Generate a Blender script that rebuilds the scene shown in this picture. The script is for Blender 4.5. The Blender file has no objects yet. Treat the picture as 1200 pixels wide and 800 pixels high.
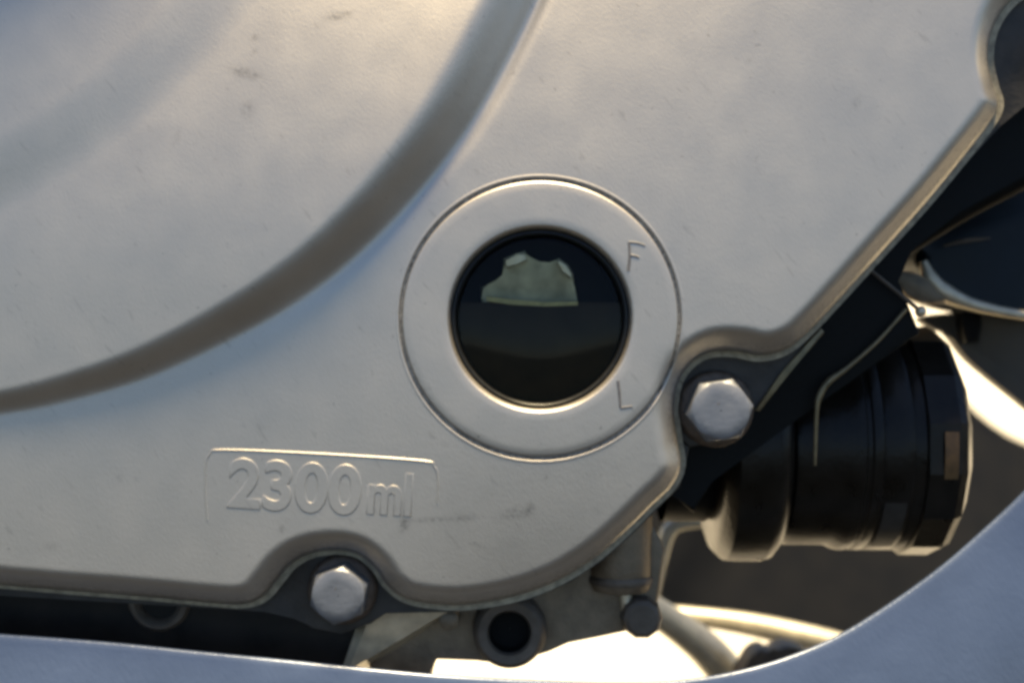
import bpy, bmesh, math
import numpy as np
from mathutils import Matrix, Vector

# ------------------------------------------------------------------ frame of the place
# Shapes are drawn in a flat working frame (1 unit = 0.12 mm, X right, Y away from the
# viewer, Z up, origin on the outer face of the cover) and are then leaned back as the
# machine leans on its stand, at engine height above the ground.
K = 0.00012
F = 1500.0
LEAN = math.radians(12)
ROT = Matrix.Rotation(-LEAN, 3, 'X')
BASE = Vector((0, 0, 0.36))
RN = np.array(ROT); BN = np.array(BASE)

def world(v): return ROT @ (Vector(v) * K) + BASE
def at(px, py, dy=0.0):
    s = (F + dy) / F
    return ((px - 600.0) * s, dy, (400.0 - py) * s)

sc = bpy.context.scene
col = sc.collection

# ------------------------------------------------------------------ camera
cam = bpy.data.cameras.new('camera'); camo = bpy.data.objects.new('camera', cam); col.objects.link(camo)
cam.sensor_width = 36; cam.lens = 36 * F / 1200
cam.clip_start = 0.01; cam.clip_end = 200
camo.matrix_world = Matrix.Translation(world((0, -F, 0))) @ (ROT.to_4x4() @ Matrix.Rotation(math.pi/2, 4, 'X'))
cam.dof.use_dof = True; cam.dof.focus_distance = F*K*1.0; cam.dof.aperture_fstop = 15
sc.camera = camo

# ------------------------------------------------------------------ sky, sun, exposure
SUN = (ROT @ Vector((0.06, -0.17, 0.98))).normalized()          # direction to the sun
el = math.asin(SUN.z); az = math.atan2(SUN.x, SUN.y)
w = bpy.data.worlds.new('World'); sc.world = w; w.use_nodes = True
nt = w.node_tree; nt.nodes.clear()
sky = nt.nodes.new('ShaderNodeTexSky'); sky.sky_type = 'NISHITA'; sky.sun_disc = False
sky.sun_elevation = el; sky.sun_rotation = az; sky.dust_density = 0.7; sky.ozone_density = 3.5
bg = nt.nodes.new('ShaderNodeBackground'); bg.inputs[1].default_value = 0.055
out = nt.nodes.new('ShaderNodeOutputWorld')
nt.links.new(sky.outputs[0], bg.inputs[0]); nt.links.new(bg.outputs[0], out.inputs[0])
sun = bpy.data.lights.new('sun', 'SUN'); suno = bpy.data.objects.new('sun', sun); col.objects.link(suno)
sun.energy = 5.0; sun.angle = math.radians(12); sun.color = (1.0, 0.80, 0.48)
suno.rotation_euler = SUN.to_track_quat('Z', 'Y').to_euler(); suno.location = (0.3, 0, 1.5)
sc.view_settings.view_transform = 'Standard'; sc.view_settings.look = 'None'
sc.view_settings.exposure = 1.36; sc.view_settings.gamma = 1
sc.render.engine = 'CYCLES'
sc.cycles.filter_width = 3.4
sc.cycles.max_bounces = 10; sc.cycles.transparent_max_bounces = 12

# ------------------------------------------------------------------ materials
MAT = {}
def mat(name, base, rough=0.5, metal=0.0, var=0.15, vscale=300, bump=0.0, bscale=2000, stretch=None,
        coat=0.0, spec=0.5, stain_shade=None, var2=None, rvar=0.12):
    m = bpy.data.materials.new(name); m.use_nodes = True; t = m.node_tree
    b = t.nodes['Principled BSDF']; L = t.links
    b.inputs['Metallic'].default_value = metal; b.inputs['Specular IOR Level'].default_value = spec
    b.inputs['Coat Weight'].default_value = coat; b.inputs['Coat Roughness'].default_value = 0.12
    tc = t.nodes.new('ShaderNodeTexCoord')
    n = t.nodes.new('ShaderNodeTexNoise'); n.inputs['Scale'].default_value = vscale; n.inputs['Detail'].default_value = 6
    L.new(tc.outputs['Object'], n.inputs['Vector'])
    r = t.nodes.new('ShaderNodeValToRGB')
    c = Vector(base)
    d = Vector(var2) if var2 else c * (1 - var)
    r.color_ramp.elements[0].position = 0.3; r.color_ramp.elements[1].position = 0.7
    r.color_ramp.elements[0].color = (*d, 1); r.color_ramp.elements[1].color = (*(c * (1 + 0.4*var)), 1)
    L.new(n.outputs['Fac'], r.inputs[0])
    colour = r.outputs[0]
    if stain_shade:
        a = t.nodes.new('ShaderNodeAttribute'); a.attribute_name = 'stain_shade'
        nn = t.nodes.new('ShaderNodeTexNoise'); nn.inputs['Scale'].default_value = 1800; nn.inputs['Detail'].default_value = 5
        L.new(tc.outputs['Object'], nn.inputs['Vector'])
        mu = t.nodes.new('ShaderNodeMath'); mu.operation = 'MULTIPLY'
        mr = t.nodes.new('ShaderNodeMapRange'); mr.inputs[1].default_value = 0.3; mr.inputs[2].default_value = 0.7
        L.new(nn.outputs['Fac'], mr.inputs[0]); L.new(mr.outputs[0], mu.inputs[0]); L.new(a.outputs['Fac'], mu.inputs[1])
        # fine road grit and light scuffs
        sp = t.nodes.new('ShaderNodeTexNoise'); sp.inputs['Scale'].default_value = 1100; sp.inputs['Detail'].default_value = 2
        L.new(tc.outputs['Object'], sp.inputs['Vector'])
        sr = t.nodes.new('ShaderNodeMapRange'); sr.inputs[1].default_value = 0.71; sr.inputs[2].default_value = 0.84; sr.inputs[4].default_value = 0.55
        L.new(sp.outputs['Fac'], sr.inputs[0])
        sm_ = t.nodes.new('ShaderNodeMapping'); sm_.vector_type = 'TEXTURE'; sm_.inputs['Rotation'].default_value = (0, math.radians(52), 0); sm_.inputs['Scale'].default_value = (14, 1, 1)
        L.new(tc.outputs['Object'], sm_.inputs[0])
        s2 = t.nodes.new('ShaderNodeTexNoise'); s2.inputs['Scale'].default_value = 1500; s2.inputs['Detail'].default_value = 1
        L.new(sm_.outputs[0], s2.inputs['Vector'])
        s2r = t.nodes.new('ShaderNodeMapRange'); s2r.inputs[1].default_value = 0.70; s2r.inputs[2].default_value = 0.78; s2r.inputs[4].default_value = 0.16
        L.new(s2.outputs['Fac'], s2r.inputs[0])
        m1 = t.nodes.new('ShaderNodeMath'); m1.operation = 'MAXIMUM'; L.new(sr.outputs[0], m1.inputs[0]); L.new(s2r.outputs[0], m1.inputs[1])
        m2 = t.nodes.new('ShaderNodeMath'); m2.operation = 'MAXIMUM'; L.new(mu.outputs[0], m2.inputs[0]); L.new(m1.outputs[0], m2.inputs[1]); mu = m2
        mx = t.nodes.new('ShaderNodeMix'); mx.data_type = 'RGBA'
        L.new(mu.outputs[0], mx.inputs[0]); L.new(colour, mx.inputs[6]); mx.inputs[7].default_value = (*stain_shade, 1)
        colour = mx.outputs[2]
    L.new(colour, b.inputs['Base Color'])
    rr = t.nodes.new('ShaderNodeMapRange'); rr.inputs[1].default_value = 0.3; rr.inputs[2].default_value = 0.7
    rr.inputs[3].default_value = rough*(1-rvar); rr.inputs[4].default_value = min(1, rough*(1+rvar))
    L.new(n.outputs['Fac'], rr.inputs[0]); L.new(rr.outputs[0], b.inputs['Roughness'])
    if bump > 0:
        mp = t.nodes.new('ShaderNodeMapping')
        L.new(tc.outputs['Object'], mp.inputs[0])
        if stretch: mp.vector_type = 'TEXTURE'; mp.inputs['Rotation'].default_value = (0, stretch[0], 0); mp.inputs['Scale'].default_value = (1, 1, 1/stretch[1])
        bn = t.nodes.new('ShaderNodeTexNoise'); bn.inputs['Scale'].default_value = bscale; bn.inputs['Detail'].default_value = 3
        L.new(mp.outputs[0], bn.inputs['Vector'])
        bu = t.nodes.new('ShaderNodeBump'); bu.inputs['Strength'].default_value = bump; bu.inputs['Distance'].default_value = 0.0002
        L.new(bn.outputs['Fac'], bu.inputs['Height']); L.new(bu.outputs[0], b.inputs['Normal'])
    MAT[name] = m
    return m

mat('silver_paint', (0.625, 0.578, 0.51), 0.46, 0.9, 0.05, 160, 0.14, 4200, (math.radians(-28), 0.35), rvar=0.03, stain_shade=(0.10, 0.09, 0.08))
mat('stamped_mark', (0.20, 0.20, 0.21), 0.6, 0.3, 0.3, 2000)
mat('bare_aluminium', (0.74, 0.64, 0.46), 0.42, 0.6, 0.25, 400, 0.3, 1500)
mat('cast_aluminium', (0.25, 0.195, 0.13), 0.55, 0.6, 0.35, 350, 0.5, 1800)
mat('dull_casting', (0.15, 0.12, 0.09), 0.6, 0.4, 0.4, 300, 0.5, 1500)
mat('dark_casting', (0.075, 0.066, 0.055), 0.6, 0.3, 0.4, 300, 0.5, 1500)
mat('tarnished_wire', (0.26, 0.21, 0.12), 0.45, 0.7, 0.4, 500, 0.3, 1500)
mat('oily_black', (0.020, 0.016, 0.012), 0.5, 0.0, 0.5, 180, 0.3, 900, spec=0.2)
mat('gasket', (0.46, 0.40, 0.28), 0.7, 0.2, 0.45, 900, 0.4, 1500)
mat('zinc_bolt', (0.31, 0.32, 0.34), 0.48, 0.75, 0.16, 260, 0.2, 1400)
mat('rusty_washer', (0.16, 0.12, 0.09), 0.6, 0.6, 0.5, 700, 0.3, 2000)
mat('black_paint', (0.008, 0.008, 0.007), 0.55, 0.0, 0.4, 250, 0.3, 1400, spec=0.15)
mat('black_filter', (0.014, 0.011, 0.008), 0.3, 0.0, 0.5, 260, 0.3, 1100, spec=0.24)
mat('filter_print', (0.04, 0.037, 0.033), 0.5, 0.1, 0.4, 500)
mat('orange_label', (0.13, 0.07, 0.022), 0.5, 0.0, 0.4, 600)
mat('rubber', (0.012, 0.013, 0.014), 0.4, 0.0, 0.3, 500)
mat('cavity', (0.012, 0.012, 0.011), 0.7, 0.0, 0.3, 500, spec=0.1)
mat('oil', (0.030, 0.020, 0.011), 0.2, 0.0, 0.3, 200, spec=0.08)
mat('oil_film', (0.50, 0.42, 0.16), 0.25, 0.0, 0.3, 600)
mat('olive_plate', (0.66, 0.64, 0.46), 0.45, 0.3, 0.35, 350, 0.3, 900)
mat('blue_fairing', (0.095, 0.135, 0.235), 0.36, 0.15, 0.12, 120, 0.25, 1800, (math.radians(-25), 0.4), coat=0.3)
mat('navy_housing', (0.010, 0.016, 0.022), 0.45, 0.1, 0.3, 200, 0.15, 900, spec=0.25)
mat('dark_plastic', (0.016, 0.0145, 0.013), 0.6, 0.0, 0.25, 100, 0.2, 900)
mat('brown_panel', (0.115, 0.095, 0.065), 0.6, 0.0, 0.35, 90, 0.2, 900)
mat('cream_pipe', (0.78, 0.71, 0.54), 0.4, 0.3, 0.25, 250, 0.2, 1200)
mat('shaded_ground', (0.016, 0.016, 0.016), 0.95, 0.0, 0.3, 40, 0.4, 150, spec=0.1)  # near-black: shade on the ground around the machine is put into the colour
mat('concrete', (0.58, 0.55, 0.49), 0.9, 0.0, 0.12, 6, 0.3, 60)

g = bpy.data.materials.new('window_glass'); g.use_nodes = True; t = g.node_tree; t.nodes.clear()
o_ = t.nodes.new('ShaderNodeOutputMaterial'); mx = t.nodes.new('ShaderNodeMixShader'); fr = t.nodes.new('ShaderNodeFresnel')
fr.inputs[0].default_value = 1.28
tr = t.nodes.new('ShaderNodeBsdfTransparent'); tr.inputs[0].default_value = (0.95, 0.95, 0.86, 1)
gl = t.nodes.new('ShaderNodeBsdfGlossy'); gl.inputs['Roughness'].default_value = 0.06
t.links.new(fr.outputs[0], mx.inputs[0]); t.links.new(tr.outputs[0], mx.inputs[1]); t.links.new(gl.outputs[0], mx.inputs[2]); t.links.new(mx.outputs[0], o_.inputs[0])
MAT['window_glass'] = g

# ------------------------------------------------------------------ helpers
def thing(name, base_px, label, cat, group=None):
    o = bpy.data.objects.new(name, None); col.objects.link(o)
    o.empty_display_size = 0.01
    o.location = world(base_px); o['label'] = label; o['category'] = cat
    if group: o['group'] = group
    return o

def root_loc(o):
    p = Vector((0, 0, 0))
    while o is not None: p = p + o.location; o = o.parent
    return p

def link(name, verts, faces, m, parent=None, smooth=40, in_world=False):
    v = np.asarray(verts, float)
    if not in_world: v = (v * K) @ RN.T + BN
    if parent is not None: v = v - np.array(root_loc(parent))
    me = bpy.data.meshes.new(name); me.from_pydata(v.tolist(), [], faces); me.update()
    me.materials.append(MAT[m])
    o = bpy.data.objects.new(name, me); col.objects.link(o); o.parent = parent
    bm = bmesh.new(); bm.from_mesh(me); bmesh.ops.recalc_face_normals(bm, faces=bm.faces); bm.to_mesh(me); bm.free()
    if smooth:
        me.polygons.foreach_set('use_smooth', [True]*len(me.polygons)); me.set_sharp_from_angle(angle=math.radians(smooth))
    return o

def tag(o, label, cat, group=None):
    o['label'] = label; o['category'] = cat
    if group: o['group'] = group
    return o

def catmull(pts, n=8, closed=False):
    P = [np.array(p, float) for p in pts]; N = len(P); res = []
    rng = range(N) if closed else range(N-1)
    for i in rng:
        p0 = P[(i-1) % N] if closed or i > 0 else 2*P[0]-P[1]
        p1 = P[i]; p2 = P[(i+1) % N]
        p3 = P[(i+2) % N] if closed or i+2 < N else 2*P[-1]-P[-2]
        for j in range(n):
            u = j/n
            res.append(0.5*((2*p1)+(-p0+p2)*u+(2*p0-5*p1+4*p2-p3)*u*u+(-p0+3*p1-3*p2+p3)*u**3))
    if not closed: res.append(P[-1])
    return np.array(res)

def lathe(prof, c, axis='Y', n=64, cap0=False, cap1=False):
    """prof: (radius, along) pairs; c: centre (X,Y,Z) in working units"""
    V, Fc = [], []
    for r, a in prof:
        for i in range(n):
            th = 2*math.pi*i/n
            p, q = r*math.cos(th), r*math.sin(th)
            if axis == 'Y': V.append((c[0]+p, c[1]+a, c[2]+q))
            elif axis == 'X': V.append((c[0]+a, c[1]+p, c[2]+q))
            else: V.append((c[0]+p, c[1]+q, c[2]+a))
    for j in range(len(prof)-1):
        for i in range(n):
            k = (i+1) % n
            Fc.append((j*n+i, j*n+k, (j+1)*n+k, (j+1)*n+i))
    if cap0: Fc.append(tuple(range(n)))
    if cap1: Fc.append(tuple(range((len(prof)-1)*n, len(prof)*n)))
    return V, Fc

def prism(poly, y0, y1, bev=3.0, seg=2):
    """outline as (X,Z) working points, from front y0 to back y1, front rim rounded"""
    bm = bmesh.new()
    fv = [bm.verts.new((p[0], y0, p[1])) for p in poly]; bv = [bm.verts.new((p[0], y1, p[1])) for p in poly]
    f = bm.faces.new(fv); bm.faces.new(bv[::-1]); n = len(poly)
    for i in range(n): bm.faces.new((fv[i], fv[(i+1) % n], bv[(i+1) % n], bv[i]))
    if bev:
        bmesh.ops.bevel(bm, geom=list(f.edges), offset=bev, segments=seg, affect='EDGES', profile=0.5, clamp_overlap=True)
    bm.verts.index_update()
    V = [tuple(v.co) for v in bm.verts]; Fc = [tuple(v.index for v in q.verts) for q in bm.faces]
    bm.free(); return V, Fc

def poly_at(pts, dy, smooth=0):
    P = [at(x, y, dy) for x, y in pts]; P = [(p[0], p[2]) for p in P]
    return catmull(P, smooth, True).tolist() if smooth else P

def tube(path, rad, n=14, sub=6):
    P = catmull(path, sub); R = np.interp(np.linspace(0, 1, len(P)), np.linspace(0, 1, len(rad)), rad) if hasattr(rad, '__len__') else [rad]*len(P)
    V, Fc = [], []
    up = np.array((0.0, 1.0, 0.0))
    for i, p in enumerate(P):
        tg = P[min(i+1, len(P)-1)] - P[max(i-1, 0)]; tg /= np.linalg.norm(tg)
        a = np.cross(tg, up); a /= np.linalg.norm(a); b = np.cross(tg, a)
        for j in range(n):
            th = 2*math.pi*j/n; V.append(tuple(p + R[i]*(a*math.cos(th)+b*math.sin(th))))
    for i in range(len(P)-1):
        for j in range(n):
            k = (j+1) % n; Fc.append((i*n+j, i*n+k, (i+1)*n+k, (i+1)*n+j))
    Fc.append(tuple(range(n))); Fc.append(tuple(range((len(P)-1)*n, len(P)*n)))
    return V, Fc

def join(*parts):
    V, Fc = [], []
    for v, f in parts:
        o = len(V); V += list(v); Fc += [tuple(i+o for i in q) for q in f]
    return V, Fc

def sstep(x, a, b):
    t_ = np.clip((x-a)/(b-a), 0, 1); return t_*t_*(3-2*t_)

# ------------------------------------------------------------------ ground
def sheet(x0, x1, y0, y1, z): return [(x0, y0, z), (x1, y0, z), (x1, y1, z), (x0, y1, z)]
gr = link('ground', sheet(-40, 40, -40, 60, 0), [(0, 1, 2, 3)], 'shaded_ground', None, 0, True); gr['kind'] = 'structure'
rd = link('pavement', sheet(-4, 1.7, 0.20, 12, 0.004), [(0, 1, 2, 3)], 'concrete', None, 0, True); rd['kind'] = 'structure'

# ------------------------------------------------------------------ clutch cover: relief
EDGE = 34.0                                              # how far the rim lies behind the face
outline_px = [(-450, 640), (-120, 672), (0, 683), (80, 690), (170, 697), (245, 704), (285, 706), (308, 698), (324, 680), (340, 661), (362, 648),
              (392, 643), (420, 648), (440, 664), (455, 685), (480, 702), (530, 709), (575, 705), (620, 694), (662, 676), (700, 651),
              (735, 620), (765, 590), (787, 568), (797, 545), (793, 515), (789, 480), (793, 450), (808, 426), (832, 412), (862, 411),
              (892, 416), (920, 409), (944, 391), (985, 348), (1035, 293), (1085, 238), (1130, 184), (1160, 146), (1172, 122), (1166, 98),
              (1160, 66), (1166, 32), (1185, 2), (1215, -18), (1290, -50), (1290, -260), (600, -260), (-450, -260)]
OUT = np.array([(p[0], p[2]) for p in (at(x, y, EDGE) for x, y in outline_px)])
OUT = np.vstack([catmull(OUT[:46], 8), OUT[46:]])
def warp(x, y, h): s = (F-h)/F; return ((x-600)*s, (400-y)*s)
rib_px = [(676, -270), (655, -170), (628, -80), (597, 0), (550, 97), (508, 164), (462, 222), (424, 263), (374, 309), (322, 347), (275, 375), (222, 403), (165, 429), (112, 447), (50, 464), (0, 474), (-70, 484), (-150, 492), (-300, 502), (-470, 508)]
RCX, RCZ = -620.0, 640.0; RE0 = warp(655, -170, 14); RE1 = warp(-150, 492, 14)
RIB = catmull([warp(x, y, 14) for x, y in rib_px], 6)
arc_px = [(330, -170), (292, -90), (240, 0), (195, 62), (128, 115), (55, 163), (0, 198), (-70, 232), (-150, 262)]
(_a, _b, _c) = [complex(*warp(*arc_px[i], 26)) for i in (2, 4, 6)]
_w = (_c-_a)/(_b-_a); _o = (_b-_a)*(_w-abs(_w)**2)/(2j*_w.imag)+_a
ACX, ACZ, ACR = _o.real, _o.imag, abs(_a-_o)

def seg_dist(P, L, closed=False):
    """distance to polyline, index fraction along it, side"""
    best = np.full(len(P), 1e9); side = np.zeros(len(P)); along = np.zeros(len(P))
    n = len(L) if closed else len(L)-1
    for i in range(n):
        a = L[i]; b = L[(i+1) % len(L)]; d = b-a; q = d@d
        if q < 1e-12: continue
        w_ = P-a; t_ = np.clip((w_@d)/q, 0, 1); e = w_-t_[:, None]*d
        dist = np.sqrt((e*e).sum(1)); m_ = dist < best
        best[m_] = dist[m_]; along[m_] = (i+t_[m_])/n
        side[m_] = (d[0]*w_[m_, 1]-d[1]*w_[m_, 0])
    return best, along, side

def inside(P, L):
    x, z = P[:, 0], P[:, 1]; c = np.zeros(len(P), bool); n = len(L)
    for i in range(n):
        x1, z1 = L[i]; x2, z2 = L[(i+1) % n]
        if z1 == z2: continue
        m_ = (z1 > z) != (z2 > z)
        c[m_] ^= x[m_] < (x2-x1)*(z[m_]-z1)/(z2-z1)+x1
    return c

def relief(P):
    """height of the cover above its face (towards the viewer) and distance inside the rim"""
    x, z = P[:, 0], P[:, 1]
    d, _, _ = seg_dist(P, OUT, True); d = np.where(inside(P, OUT), d, -d)
    h = -0.00007*np.maximum(x-150, 0)**2 - (0.00001+0.00015*sstep(x, -250, 50))*np.maximum(-z-20, 0)**2 
    dr, al, sd = seg_dist(P, RIB); dr = np.where(sd > 0, dr, -dr)       # positive: plate side
    s = np.sign((RIB[1]-RIB[0])[0]*(-600-RIB[0][1])-(RIB[1]-RIB[0])[1]*(600-RIB[0][0]))
    dr = dr*s
    th = np.arctan2(x-RCX, -(z-RCZ)); T0 = math.atan2(RE0[0]-RCX, -(RE0[1]-RCZ)); T1 = math.atan2(RE1[0]-RCX, -(RE1[1]-RCZ))
    al = np.clip((th-T0)/(T1-T0), -0.1, 1.1)
    sm = lambda ks, vs: np.polyval(np.polyfit(ks, vs, 3), al)
    wd = sm([0, .25, .55, .8, 1], [30, 28, 23, 16, 11]); H = sm([0, .3, .6, .8, 1], [48, 34, 22, 14, 6])
    tt = np.clip((dr+1.4*wd)/(2.3*wd), 0, 1); h = h + H*(1-tt**2.2*(3.2-2.2*tt))
    h = h - 0.00030*np.clip(z-60, 0, 350)**2*(1-0.50*sstep(dr, -90, 40))*(1-0.85*sstep(x, 60, 430))
    ov = np.maximum(sm([0, .15, .3, .5, .7, 1], [9, 7.5, 4, 1.0, 0.2, 0]), 0)
    h = h - ov*np.exp(-((dr-wd*0.95)/10.0)**2)
    da = np.hypot(x-ACX, z-ACZ)-ACR                                    # inner tier of the dome
    q = np.maximum(-da-10, 0); h = h + 10*(1-sstep(da, -42, 42)) + 0.16*q*q/(q+90)
    # rolled rim
    wr = 30.0+3*sstep(z, -150, 150); u = np.clip(1-d/wr, 0, 1)
    h = h - 0.90*wr*np.where(u < 0.45, u*u/0.9, u-0.225)               # long chamfer ...
    e = np.clip(1-d/5.0, 0, 1); h = h - 6.5*(1-np.sqrt(np.maximum(1-(0.97*e)**2, 0)))   # ... ending in a tight round
    return h, d

GC = at(631.5, 374, 0); GX, GZ = GC[0]+1.5, GC[2]+0.5
R_PLATE = 168.0
step = 2.5
xs = np.arange(-1085, 760, step); zs = np.arange(-330, 690, step)
XX, ZZ = np.meshgrid(xs, zs); P = np.stack([XX.ravel(), ZZ.ravel()], 1)
hgt, dist = relief(P)
fld = np.minimum(dist, np.hypot(P[:, 0]-GX, P[:, 1]-GZ)-R_PLATE).reshape(XX.shape)
nz, nx = XX.shape
V2 = []; vid = {}; faces = []; rim_edges = []
def ev(a, b):
    if a > b: a, b = b, a
    k = (a, b)
    if k not in vid:
        fa, fb = fld[a], fld[b]; t_ = min(max(fa/(fa-fb), 0.02), 0.98)
        vid[k] = len(V2); V2.append((xs[a[1]]+(xs[b[1]]-xs[a[1]])*t_, zs[a[0]]+(zs[b[0]]-zs[a[0]])*t_))
    return vid[k]
pos = fld > 0
cnt = pos[:-1, :-1].astype(int)+pos[:-1, 1:]+pos[1:, 1:]+pos[1:, :-1]
used = np.zeros_like(pos)
for a, b in ((0, 0), (0, 1), (1, 1), (1, 0)): used[a:nz-1+a, b:nx-1+b] |= (cnt > 0) & pos[a:nz-1+a, b:nx-1+b]
ids = np.full(pos.shape, -1); jj, ii = np.nonzero(used); ids[jj, ii] = np.arange(len(jj))
V2 = [(xs[i], zs[j]) for j, i in zip(jj, ii)]
gv = lambda j, i: int(ids[j, i])
fj, fi = np.nonzero(cnt == 4)
faces = [tuple(q) for q in np.stack([ids[fj, fi], ids[fj, fi+1], ids[fj+1, fi+1], ids[fj+1, fi]], 1).tolist()]
for j, i in zip(*np.nonzero((cnt > 0) & (cnt < 4))):
        j = int(j); i = int(i)
        cs = ((j, i), (j, i+1), (j+1, i+1), (j+1, i)); ins = [pos[c] for c in cs]
        poly = []; cuts = []
        for q in range(4):
            a, b = cs[q], cs[(q+1) % 4]
            if ins[q]: poly.append(gv(*a))
            if ins[q] != ins[(q+1) % 4]:
                e = ev(a, b); poly.append(e); cuts.append(e)
        if len(poly) >= 3: faces.append(tuple(poly))
        if len(cuts) == 2: rim_edges.append(tuple(cuts))
V2 = np.array(V2); ng = len(jj); h1, d1 = relief(V2[ng:])
hh = np.r_[hgt.reshape(XX.shape)[jj, ii], h1]; dd = np.r_[dist.reshape(XX.shape)[jj, ii], d1]
V3 = [(p[0], -h, p[1]) for p, h in zip(V2, hh)]
# rim wall back to the joint face
back = {}
for a, b in rim_edges:
    if math.hypot(V2[a][0]-GX, V2[a][1]-GZ) < R_PLATE+4: continue
    for q in (a, b):
        if q not in back: back[q] = len(V3); V3.append((V2[q][0], EDGE+8, V2[q][1]))
    faces.append((a, b, back[b], back[a]))

cover = thing('clutch_cover', at(600, 700, 40), 'silver painted engine clutch cover with round oil window and raised dome', 'engine cover')
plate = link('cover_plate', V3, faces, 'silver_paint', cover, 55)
stains = [(290, 88, 16, 5, 15, .8), (293, 131, 7, 8, 0, .5), (398, 20, 15, 5, -10, .6), (300, 46, 4, 4, 0, .5), (602, 602, 16, 6, -12, .5), (620, 598, 5, 8, 30, .6),
          (545, 607, 14, 3, -5, .6), (505, 609, 30, 2.5, -2, .55), (474, 613, 5, 9, 20, .9), (300, 62, 3, 3, 0, .4), (210, 165, 3, 9, 20, .3), (640, 560, 3, 3, 0, .5),
          (1005, 120, 4, 10, 30, .3), (880, 70, 3, 3, 0, .4), (140, 560, 4, 4, 0, .3), (60, 640, 8, 4, 0, .3), (700, 600, 5, 5, 0, .3), (330, 620, 3, 4, 0, .5), (560, 640, 12, 3, 20, .3)]
SV = np.zeros(len(V3)); A = np.array(V3)
for px, py, a, b, an, s in stains:
    c = at(px, py, 0); an = math.radians(an); dx = A[:, 0]-c[0]; dz = A[:, 2]-c[2]
    u = dx*math.cos(an)-dz*math.sin(an); v_ = dx*math.sin(an)+dz*math.cos(an)
    SV = np.maximum(SV, s*np.exp(-(u/a)**2-(v_/b)**2))
SV = np.maximum(SV, 0.36*np.clip(1-np.abs(np.r_[dd, np.zeros(len(V3)-len(dd))]-4)/14, 0, 1))     # grime along the rim, darkened further to paint in the bevel's shade
at_ = plate.data.attributes.new('stain_shade', 'FLOAT', 'POINT'); at_.data.foreach_set('value', SV.astype(np.float32))

# ring around the window, turned in one piece with a fine groove
prof = [(R_PLATE+5, -1.2), (R_PLATE+1, 0.25), (167.5, 0.5), (166.3, 0.2), (165.2, -1.4), (164.2, -3.2), (162.8, -3.2), (161.8, -1.2), (160.6, 0.7), (159, 1.2), (150, 1.3), (135, 1.2), (120, 1.1),
        (111, 1.0), (109.2, 0.4), (107.6, -1.6), (106.2, -5.0), (105.4, -10.0), (105.0, -20.0), (105.0, -40)]
n = 220; rv = []; rf = []
for r, a in prof:
    th = np.arange(n)*2*math.pi/n; Q = np.stack([GX+r*np.cos(th), GZ+r*np.sin(th)], 1); h, d = relief(Q)
    if r < 109: h = np.minimum(h, 0)
    rv += [(q[0], -(hq+a), q[1]) for q, hq in zip(Q, h)]
for j in range(len(prof)-1):
    for i in range(n): k = (i+1) % n; rf.append((j*n+i, j*n+k, (j+1)*n+k, (j+1)*n+i))
ring = link('window_ring', rv, rf, 'silver_paint', cover, 75)

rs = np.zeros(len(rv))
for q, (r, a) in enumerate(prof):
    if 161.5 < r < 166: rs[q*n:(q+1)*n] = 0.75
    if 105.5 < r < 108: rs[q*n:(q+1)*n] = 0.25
at_ = ring.data.attributes.new('stain_shade', 'FLOAT', 'POINT'); at_.data.foreach_set('value', rs.astype(np.float32))

# sight window
win = link('sight_window', *lathe([(104.8, 34), (104.6, 12), (103.6, 9.5), (101.5, 9), (99.5, 11), (98.8, 16), (98.8, 34)], (GX, 0, GZ), 'Y', 128), 'rubber', cover, 50)
link('glass', *lathe([(0.5, 4.0), (20, 4.3), (45, 5.8), (70, 9), (88, 13.5), (99.2, 17)], (GX, 0, GZ), 'Y', 96), 'window_glass', win, 60)
link('cavity', *lathe([(99, 30), (99, 150), (60, 152), (0.5, 152)], (GX, 0, GZ), 'Y', 64), 'cavity', win, 50)
bp = [(563, 335), (566, 350), (566, 375), (681, 375), (678, 356), (672, 338), (673, 321), (666, 310), (655, 302), (652, 307), (644, 310), (632, 309), (621, 304), (615, 294), (606, 297), (590, 303), (591, 323), (582, 330), (572, 335)]
V, Fc = prism(poly_at(bp, 30), 30, 40, 2.5, 2)
V = [(x, y+0.0045*(x-GX+12)**2-0.10*(z-lvl0), z) for x, y, z in V for lvl0 in (at(600, 330, 30)[2],)]
baf = link('baffle', V, Fc, 'olive_plate', win, 40)
for tp in ([(592, 304), (606, 299), (614, 297), (618, 305), (606, 309), (594, 314)], [(655, 305), (664, 311), (670, 321), (669, 327), (660, 318), (653, 309)]):
    link('tab', *prism(poly_at(tp, 22), 21, 34, 1.5, 2), 'bare_aluminium', baf, 40)
lvl = at(600, 354, 30)[2]
op = []
for i in range(41):
    th = math.pi*1.0 + math.pi*i/40; op.append(th)
dz = lvl-GZ; rr = 98.0; x0 = math.sqrt(rr*rr-dz*dz); a0 = math.atan2(dz, -x0) % (2*math.pi); a1 = math.atan2(dz, x0) + 2*math.pi
oilp = [(GX+rr*math.cos(a0+(a1-a0)*i/48), GZ+rr*math.sin(a0+(a1-a0)*i/48)) for i in range(49)]
link('oil', *prism(oilp, 22, 130, 1.5), 'oil', win, 40)
fl = [(570, 347), (600, 351), (640, 354), (677, 353), (677, 358), (640, 359), (600, 357), (570, 353)]
link('oil_film', *prism(poly_at(fl, 24), 21.5, 26, 0.6), 'oil_film', win, 40)

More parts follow.
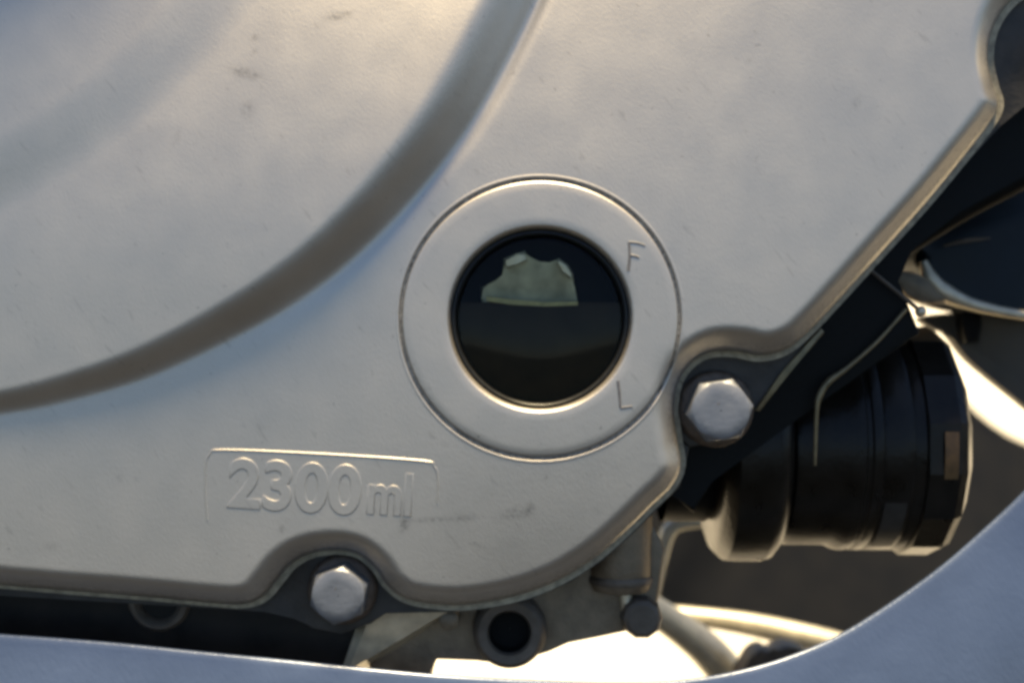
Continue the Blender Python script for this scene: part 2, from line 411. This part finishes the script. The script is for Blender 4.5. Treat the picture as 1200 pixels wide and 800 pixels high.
# lettering
def lettering(name, text, px, py, size, ang, dy, m, extrude, bev, parent, off=0.0, sx=1.0):
    cu = bpy.data.curves.new(name, 'FONT'); cu.body = text; cu.size = 1; cu.extrude = extrude/size; cu.bevel_depth = bev/size; cu.bevel_resolution = 2; cu.offset = off; cu.resolution_u = 6
    to = bpy.data.objects.new(name+'_curve', cu); col.objects.link(to)
    dg = bpy.context.evaluated_depsgraph_get(); me = to.evaluated_get(dg).to_mesh()
    v = np.array([tuple(q.co) for q in me.vertices]); f = [tuple(p.vertices) for p in me.polygons]
    to.evaluated_get(dg).to_mesh_clear(); bpy.data.objects.remove(to); bpy.data.curves.remove(cu)
    c = at(px, py, 0); an = math.radians(ang)
    X = v[:, 0]*size*sx; Z = v[:, 1]*size; xx = c[0]+X*math.cos(an)+Z*math.sin(an); zz = c[2]-X*math.sin(an)+Z*math.cos(an)
    h, _ = relief(np.stack([xx, zz], 1)); Y = -h - v[:, 2]*size + dy
    return link(name, np.stack([xx, Y, zz], 1), f, m, parent, 60)
lettering('capacity_marking', '2300', 266, 592, 78, 3.5, 1.8, 'silver_paint', 0.1, 2.2, cover, 0.022, 1.0)
lettering('capacity_unit', 'ml', 428, 600, 68, 3.5, 1.8, 'silver_paint', 0.1, 2.1, cover, 0.022, 0.82)
fr_px = [(243, 609), (241, 580), (241, 545), (246, 532), (262, 527), (380, 532), (495, 540), (508, 546), (513, 558), (512, 590)]
FP = np.array([(p[0], p[2]) for p in (at(x, y) for x, y in fr_px)]); FP = catmull(FP, 5)
h, _ = relief(FP); FP3 = np.stack([FP[:, 0], -h+1.1, FP[:, 1]], 1)
link('marking_frame', *tube(FP3.tolist(), 1.7, 8, 1), 'silver_paint', cover, 60)
def stroke(name, lines):
    parts = []
    for L in lines:
        Q = np.array([(p[0], p[2]) for p in (at(x, y) for x, y in L)]); h, _ = relief(Q)
        parts.append(tube([(q[0], -hq+1.0, q[1]) for q, hq in zip(Q, h)], 2.9, 8, 2))
    return link(name, *join(*parts), 'stamped_mark', cover, 60)
stroke('full_mark', [[(736, 318), (738, 300), (737, 284)], [(737, 284), (747, 285), (756, 288)], [(738, 299), (744, 300), (749, 302)]])
stroke('low_mark', [[(724, 446), (726, 462), (727, 478)], [(727, 478), (734, 477), (741, 476)]])

def keyhole(poly, r=150.0):
    P_ = [np.array(p) for p in poly]; c_ = np.array((GX, GZ)); k = min(range(len(P_)), key=lambda i: np.linalg.norm(P_[i]-c_))
    v_ = P_[k]-c_; a_ = math.atan2(v_[1], v_[0]); ar = sum(P_[i][0]*P_[(i+1) % len(P_)][1]-P_[i][1]*P_[(i+1) % len(P_)][0] for i in range(len(P_)))
    sg = -1 if ar > 0 else 1
    hole = [c_+r*np.array((math.cos(a_+sg*(0.004+(2*math.pi-0.008)*i/60)), math.sin(a_+sg*(0.004+(2*math.pi-0.008)*i/60)))) for i in range(61)]
    e_ = P_[(k+1) % len(P_)]-P_[k]; q_ = P_[k]+e_*0.05
    L_ = P_[:k+1]+hole+[q_]+P_[k+1:]
    return [tuple(p) for p in L_]
# gasket round the joint
def offset_poly(Pn, d):
    n_ = len(Pn); R_ = []
    for i in range(n_):
        tg = Pn[(i+1) % n_]-Pn[i-1]; tg = tg/np.linalg.norm(tg); R_.append(Pn[i]+d*np.array((tg[1], -tg[0])))
    return np.array(R_)
s_ = np.sum(OUT[:, 0]*np.roll(OUT[:, 1], -1)-OUT[:, 1]*np.roll(OUT[:, 0], -1))
GAS = offset_poly(OUT, 8.0 if s_ > 0 else -8.0)
link('gasket', *prism(keyhole(GAS), EDGE+9, EDGE+18, 1.2, 1), 'gasket', cover, 40)

# ------------------------------------------------------------------ crankcase behind the cover
case = thing('crankcase', at(500, 780, 120), 'cast metal lower crankcase showing under and beside the silver cover', 'engine case')
fl_px = [(-450, 655), (-120, 690), (0, 697), (150, 706), (250, 712), (310, 716), (345, 722), (365, 735), (400, 742), (435, 730), (452, 716), (530, 716), (580, 711), (625, 700), (668, 682), (705, 657), (740, 626), (772, 594), (796, 570),
         (803, 545), (808, 524), (826, 520), (856, 516), (874, 500), (886, 478), (915, 440), (950, 393), (1040, 297), (1135, 188), (1172, 148), (1200, 125), (1290, 70), (1290, -260), (600, -260), (-450, -260)]
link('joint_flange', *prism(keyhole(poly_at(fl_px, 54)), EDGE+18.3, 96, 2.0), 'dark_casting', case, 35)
blk = [(-450, 600), (-120, 640), (300, 690), (450, 705), (600, 690), (700, 640), (780, 570), (812, 600), (830, 560), (960, 470), (1075, 390), (1062, 372), (1045, 330), (1062, 292), (1120, 250), (1200, 205), (1300, 160), (1300, -260), (-450, -260)]
link('block', *prism(poly_at(blk, 110), 96.3, 560, 4), 'black_paint', case, 35)
sump = [(-450, 600), (-140, 640), (430, 690), (440, 724), (424, 770), (410, 830), (-450, 830)]
link('sump_wall', *prism(poly_at(sump, 96), 96.6, 420, 4), 'oily_black', case, 35)
c = at(187, 702, 92); link('sump_boss', *lathe([(24, 4), (26, -3), (31, -7), (36, -6), (39, 0), (39.5, 8)], c, 'Y', 40), 'dull_casting', case, 40)
# bright machined wedge under the cover
wv = [at(436, 716, 60), at(528, 714, 60), at(408, 785, 80), at(436, 716, 150), at(528, 714, 150), at(418, 795, 150), at(424, 716, 84), at(400, 785, 84)]
wf = [(0, 1, 2), (1, 4, 5, 2), (0, 3, 4, 1), (0, 2, 7, 6), (3, 0, 6), (2, 5, 7), (3, 6, 7, 5), (3, 5, 4)]
link('machined_web', wv, wf, 'bare_aluminium', case, 30)
me_px = [(961, 384), (966, 389), (925, 437), (890, 482), (884, 480), (915, 437)]
link('machined_edge', *prism(poly_at(me_px, 48), 46, 56, 1.5), 'tarnished_wire', case, 30)
# lower casting with the plugged boss
lc = [(470, 716), (530, 712), (600, 704), (668, 676), (715, 640), (760, 605), (778, 640), (770, 700), (762, 722), (735, 736), (700, 742), (665, 749), (640, 754), (620, 772), (585, 776), (560, 764), (508, 762), (504, 800), (440, 800), (430, 760)]
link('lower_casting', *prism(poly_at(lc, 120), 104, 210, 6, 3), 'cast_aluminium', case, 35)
c = at(597, 741, 76)
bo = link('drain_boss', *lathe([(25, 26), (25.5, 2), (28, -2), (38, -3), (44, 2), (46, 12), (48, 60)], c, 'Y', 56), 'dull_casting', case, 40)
link('bore', *lathe([(24.8, 4), (24, 24), (0.4, 25)], c, 'Y', 40), 'cavity', bo, 40)
c = at(728, 640, 100)
bs = link('bearing_boss', *lathe([(0.4, -58), (30, -58), (36, -56), (39, -50), (40, -20), (41, 60), (41, 70)], (c[0], c[1]+14, c[2]), 'Z', 48), 'cast_aluminium', case, 40)
link('seam', *lathe([(40.2, -47), (41.6, -44), (41.6, -40), (40.2, -37)], (c[0], c[1]+14, c[2]), 'Z', 48), 'dull_casting', bs, 40)
c = at(526, 722, 70); link('web_lug', *lathe([(0.4, -8), (8, -8), (12, -5), (13, 4), (13, 60)], (c[0], c[1], c[2]-4), 'Y', 24), 'cast_aluminium', case, 40)

# ------------------------------------------------------------------ bolts
def hex_bolt(px, py, face_dy, turn, label, R=40):
    c = at(px, py, face_dy); base = (c[0], face_dy+46, c[2])
    b = thing('hex_bolt', base, label, 'bolt', 'cover bolts')
    n6 = [(R*math.cos(math.radians(60*i+turn)), R*math.sin(math.radians(60*i+turn))) for i in range(6)]
    V = [(c[0]+x, face_dy+7, c[2]+z) for x, z in n6] + [(c[0]+x, face_dy+46, c[2]+z) for x, z in n6]
    Fc = [(i, (i+1) % 6, 6+(i+1) % 6, 6+i) for i in range(6)] + [tuple(range(6, 12))]
    m_ = 36; rings = []
    # chamfered crown: a round disc blended into the hexagon
    for r_, y_ in ((1.0, None), (0.86, 1.5), (0.78, 0.0), (0.5, 0.1), (0.3, 0.25), (0.02, 0.3)):
        idx = []
        for i in range(m_):
            a = math.radians(360*i/m_+turn)
            hexr = R*math.cos(math.pi/6)/math.cos((math.radians(360*i/m_) % (math.pi/3))-math.pi/6)
            if y_ is None: rr_ = hexr; yy = 3.0 + 5.0*(hexr/R-0.866)/0.134
            else: rr_ = R*r_; yy = y_
            idx.append(len(V)); V.append((c[0]+rr_*math.cos(a), face_dy+yy, c[2]+rr_*math.sin(a)))
        rings.append(idx)
    for q in range(len(rings)-1):
        for i in range(m_): k = (i+1) % m_; Fc.append((rings[q][i], rings[q][k], rings[q+1][k], rings[q+1][i]))
    skirt = []
    for i in range(m_):
        a = math.radians(360*i/m_+turn); hexr = R*math.cos(math.pi/6)/math.cos((math.radians(360*i/m_) % (math.pi/3))-math.pi/6)
        skirt.append(len(V)); V.append((c[0]+hexr*math.cos(a), face_dy+40, c[2]+hexr*math.sin(a)))
    for i in range(m_): k = (i+1) % m_; Fc.append((rings[0][i], rings[0][k], skirt[k], skirt[i]))
    Fc = [f for f in Fc if not all(i < 12 for i in f)]
    link('head', V, Fc, 'zinc_bolt', b, 32)
    link('washer_flange', *lathe([(R-7, 34), (R+1, 35), (R+5, 38), (R+6.5, 42), (R+6.5, 46), (R-10, 47)], (c[0], face_dy, c[2]), 'Y', 48), 'rusty_washer', b, 40)
    link('stamp', *lathe([(0.3, 0.2), (2.6, 0.3), (3.2, 1.2)], (c[0]-3, face_dy, c[2]+8), 'Y', 12), 'stamped_mark', b, 40)
    return b
hex_bolt(845, 481, 4, 8, 'hexagon bolt right of the oil window in the notch of the cover')
hex_bolt(396, 698, 6, 20, 'hexagon bolt under the raised capacity marking at the bottom of the cover', 36)
hex_bolt(1266, 58, 14, 0, 'bolt in the shaded notch at the top right of the cover')

# ------------------------------------------------------------------ oil filter
of = thing('oil_filter', at(960, 650, 300), 'black cylindrical oil filter to the right of the cover, its underside brightly lit', 'oil filter')
AX = at(960, 515, 300); s3 = (F+300)/F
def fx(px): return (px-960)*1.12
def fr_(r): return r*s3
link('body', *lathe([(fr_(118), fx(905)), (fr_(121), fx(912)), (fr_(121), fx(960)), (fr_(126), fx(972)), (fr_(127), fx(978)), (fr_(127), fx(983)), (fr_(125), fx(985)), (fr_(125), fx(990)), (fr_(127), fx(992)), (fr_(127), fx(1002)), (fr_(125.5), fx(1004)), (fr_(127), fx(1006)), (fr_(127), fx(1036)), (fr_(125.5), fx(1039)), (fr_(127), fx(1042)), (fr_(127), fx(1052)), (fr_(120), fx(1056))], AX, 'X', 96), 'black_filter', of, 40)
link('end_cap', *lathe([(fr_(118), fx(1050)), (fr_(133), fx(1054)), (fr_(133), fx(1090)), (fr_(128), fx(1100)), (fr_(104), fx(1113)), (fr_(60), fx(1116)), (0.5, fx(1117))], AX, 'X', 15), 'black_filter', of, 14)
link('collar', *lathe([(fr_(60), fx(818)), (fr_(118), fx(820)), (fr_(128), fx(824)), (fr_(139), fx(836)), (fr_(140), fx(850)), (fr_(140), fx(880)), (fr_(137), fx(890)), (fr_(126), fx(900)), (fr_(100), fx(906))], AX, 'X', 96), 'black_filter', of, 40)
link('spigot', *lathe([(fr_(95), fx(760)), (fr_(95), fx(812)), (fr_(90), fx(822))], AX, 'X', 64), 'black_paint', of, 40)
pr = []
for i, (x0_, x1_) in enumerate(((1008, 1034),)):
    V, Fc = [], []; N = 14
    for j in range(N+1):
        th = math.radians(-66+38*j/N)
        for q in (x0_, x1_): V.append((AX[0]+fx(q), AX[1]-fr_(127.6)*math.cos(th), AX[2]+fr_(127.6)*math.sin(th)))
    for j in range(N): Fc.append((2*j, 2*j+1, 2*j+3, 2*j+2))
    pr.append((V, Fc))
link('printed_band', *join(*pr), 'filter_print', of, 40)
V, Fc = [], []; N = 10
for j in range(N+1):
    th = math.radians(-14+22*j/N)
    for q in (1070, 1086):
        rr_ = 134.0
        V.append((AX[0]+fx(q), AX[1]-fr_(rr_)*math.cos(th), AX[2]+fr_(rr_)*math.sin(th)))
for j in range(N): Fc.append((2*j, 2*j+1, 2*j+3, 2*j+2))
link('label_patch', V, Fc, 'orange_label', of, 40)

# ------------------------------------------------------------------ wires, pipes, clips
def pipe(name, pts, rad, m, label, cat, sub=6, n=14):
    P_ = [at(*p) for p in pts]
    return tag(link(name, *tube(P_, rad, n, sub), m, None, 60), label, cat)
pipe('bracket_wire', [(1062, 362, 90), (1030, 398, 86), (994, 430, 84), (972, 446, 84), (961, 462, 84), (957, 482, 84), (955, 545, 92)], [2.4, 2.4, 3.0, 4.5, 4.5, 3, 2], 'tarnished_wire', 'thin bent metal wire running down in front of the black filter', 'wire')
pin = thing('stay_rod', at(1080, 366, 84), 'thin straight rod with a bright round tip beside the white gap', 'rod')
link('shaft', *tube([at(1018, 315, 84), at(1050, 341, 84), at(1078, 364, 84)], 2.6, 10, 2), 'dull_casting', pin, 60)
cc = at(1079, 365, 84); link('tip', *lathe([(0.3, -7), (4.5, -6), (6.5, -2), (6.5, 3), (4, 7), (0.3, 8)], cc, 'Y', 20), 'bare_aluminium', pin, 60)
pipe('frame_tube', [(1290, 150, 170), (1200, 203, 170), (1120, 248, 180), (1050, 296, 190), (1030, 320, 200)], [20, 20, 18, 14, 12], 'black_paint', 'black tube slanting down between the cover and the navy housing', 'tube')
pipe('bent_stay', [(836, 610, 640), (800, 613, 640), (784, 622, 640), (775, 650, 640), (764, 706, 640)], [10, 11, 13, 12, 9], 'cream_pipe', 'pale bent metal stay between the crankcase and the black filter', 'stay')
pipe('drain_hose', [(752, 705, 700), (800, 738, 720), (835, 768, 730), (880, 825, 740)], [24, 28, 32, 34], 'cream_pipe', 'thick pale hose slanting down to the blue fairing', 'hose')
pipe('curved_pipe', [(742, 714, 860), (830, 724, 850), (900, 736, 840), (985, 757, 820), (1080, 790, 800)], [14, 18, 22, 24, 24], 'cream_pipe', 'pale pipe curving to the right along the dark panel edge', 'pipe')
cl = thing('hose_clip', at(905, 790, 640), 'dark clip with two humps just above the blue fairing', 'clip')
link('clip_body', *prism(poly_at([(872, 800), (874, 778), (884, 764), (896, 760), (905, 764), (920, 757), (938, 760), (955, 772), (970, 800)], 630, 4), 626, 690, 7, 3), 'dull_casting', cl, 40)
kn = thing('adjuster_knob', at(752, 745, 92), 'small faceted dull knob at the lower end of the crankcase', 'knob')
cc = at(752, 723, 92)
link('knob_body', *lathe([(0.3, -12), (18, -12), (23, -9), (26, -2), (26.5, 8), (26, 40)], cc, 'Y', 10), 'dull_casting', kn, 20)
cc = at(734, 705, 100); link('knob_stem', *tube([at(733, 690, 100), at(735, 712, 100), at(745, 724, 104)], 8, 12, 2), 'bare_aluminium', kn, 60)

# ------------------------------------------------------------------ navy housing at the right
hs = thing('round_housing', at(1200, 370, 330), 'dark navy round housing at the right edge with a bright metal lower rim', 'housing')
H0 = [(1076, 300), (1085, 322), (1100, 338), (1130, 352), (1165, 361), (1210, 367), (1290, 372), (1330, 300), (1310, 190), (1230, 190), (1160, 222), (1100, 258)]
link('shell', *prism(poly_at(H0, 320, 4), 318, 520, 34, 5), 'navy_housing', hs, 50)
link('rim', *tube([at(*p, 316) for p in ((1082, 306), (1090, 326), (1106, 342), (1135, 355), (1170, 364), (1215, 371), (1300, 378))], [5, 11, 13, 9, 7, 7, 7], 14, 5), 'bare_aluminium', hs, 60)
link('lug', *prism(poly_at([(1048, 322), (1066, 318), (1090, 330), (1110, 350), (1090, 356), (1062, 346)], 310, 3), 306, 330, 4), 'cast_aluminium', hs, 40)
link('crease', *tube([at(1106, 288, 312), at(1130, 282, 308), at(1160, 279, 312)], [1.5, 4, 1.5], 10, 3), 'dull_casting', hs, 60)

# ------------------------------------------------------------------ panels behind
def panel(name, pts, dy, th, bow, m, label, cat):
    poly = poly_at(pts, dy, 4)
    V, Fc = prism(poly, dy, dy+th, 5, 2)
    A_ = np.array(V); cx = A_[:, 0].mean(); wv_ = max(np.ptp(A_[:, 0]), 1)/2
    A_[:, 1] += bow*((A_[:, 0]-cx)/wv_)**2
    return tag(link(name, A_, Fc, m, None, 40), label, cat)
panel('brown_shroud', [(1082, 372), (1120, 366), (1200, 360), (1290, 356), (1290, 540), (1235, 502), (1200, 474), (1165, 446), (1135, 420), (1112, 391), (1098, 386)], 480, 30, 10, 'brown_panel', 'brownish shroud below the navy housing, above the white gap', 'shroud')
cp = thing('panel_clip', at(1140, 410, 470), 'small black clip on the brownish shroud under the navy housing', 'clip')
link('clip_body', *prism(poly_at([(1128, 360), (1150, 360), (1152, 380), (1148, 402), (1132, 402), (1127, 380)], 462), 462, 486, 4), 'black_paint', cp, 40)
panel('inner_fairing', [(770, 545), (900, 500), (1040, 440), (1110, 428), (1128, 462), (1160, 492), (1205, 520), (1290, 566), (1290, 760), (1100, 790), (985, 752), (900, 734), (840, 724), (776, 712), (766, 640)], 2500, 60, 120, 'dark_plastic', 'dark inner panel behind and below the black filter', 'fairing')

# ------------------------------------------------------------------ blue fairing in front
fe_px = [(-480, 712), (-300, 723), (-140, 734), (-20, 741), (120, 751), (230, 762), (330, 772), (430, 782), (520, 790), (620, 796), (720, 799), (800, 796), (870, 784), (930, 766), (985, 742), (1040, 708), (1100, 665), (1150, 622), (1200, 575), (1270, 500), (1340, 420), (1440, 310)]
fe_d = np.interp([p[0] for p in fe_px], [-480, 500, 800, 1200, 1440], [18, 18, 45, 110, 120])
E = catmull([at(x, y, d_) for (x, y), d_ in zip(fe_px, fe_d)], 6)
V, Fc = [], []
offs = [(9, 9), (3, 5), (0.3, 2), (0.5, 0), (3, -2.5), (8, -4), (25, -7), (60, -13), (110, -20), (170, -25), (240, -26), (320, -20), (420, 0), (420, 14), (320, -8), (170, -13), (60, -3), (9, 9)]
for i, p in enumerate(E):
    tg = E[min(i+1, len(E)-1)]-E[max(i-1, 0)]; tg = tg[[0, 2]]/np.linalg.norm(tg[[0, 2]]); nn = np.array((tg[1], -tg[0]))
    # the panel keeps one general direction so that it stays a smooth sheet
    g_ = np.array((0.25, -0.97)); 
    for o_d, o_y in offs:
        f_ = min(o_d/120, 1); dn = nn*(1-f_)+g_*f_; dn /= np.linalg.norm(dn)
        V.append((p[0]+dn[0]*o_d, p[1]+o_y, p[2]+dn[1]*o_d))
m_ = len(offs)
for i in range(len(E)-1):
    for j in range(m_-1): Fc.append((i*m_+j, i*m_+j+1, (i+1)*m_+j+1, (i+1)*m_+j))
tag(link('lower_fairing', V, Fc, 'blue_fairing', None, 60), 'blue grey fairing curving along the bottom and up the right corner', 'fairing')
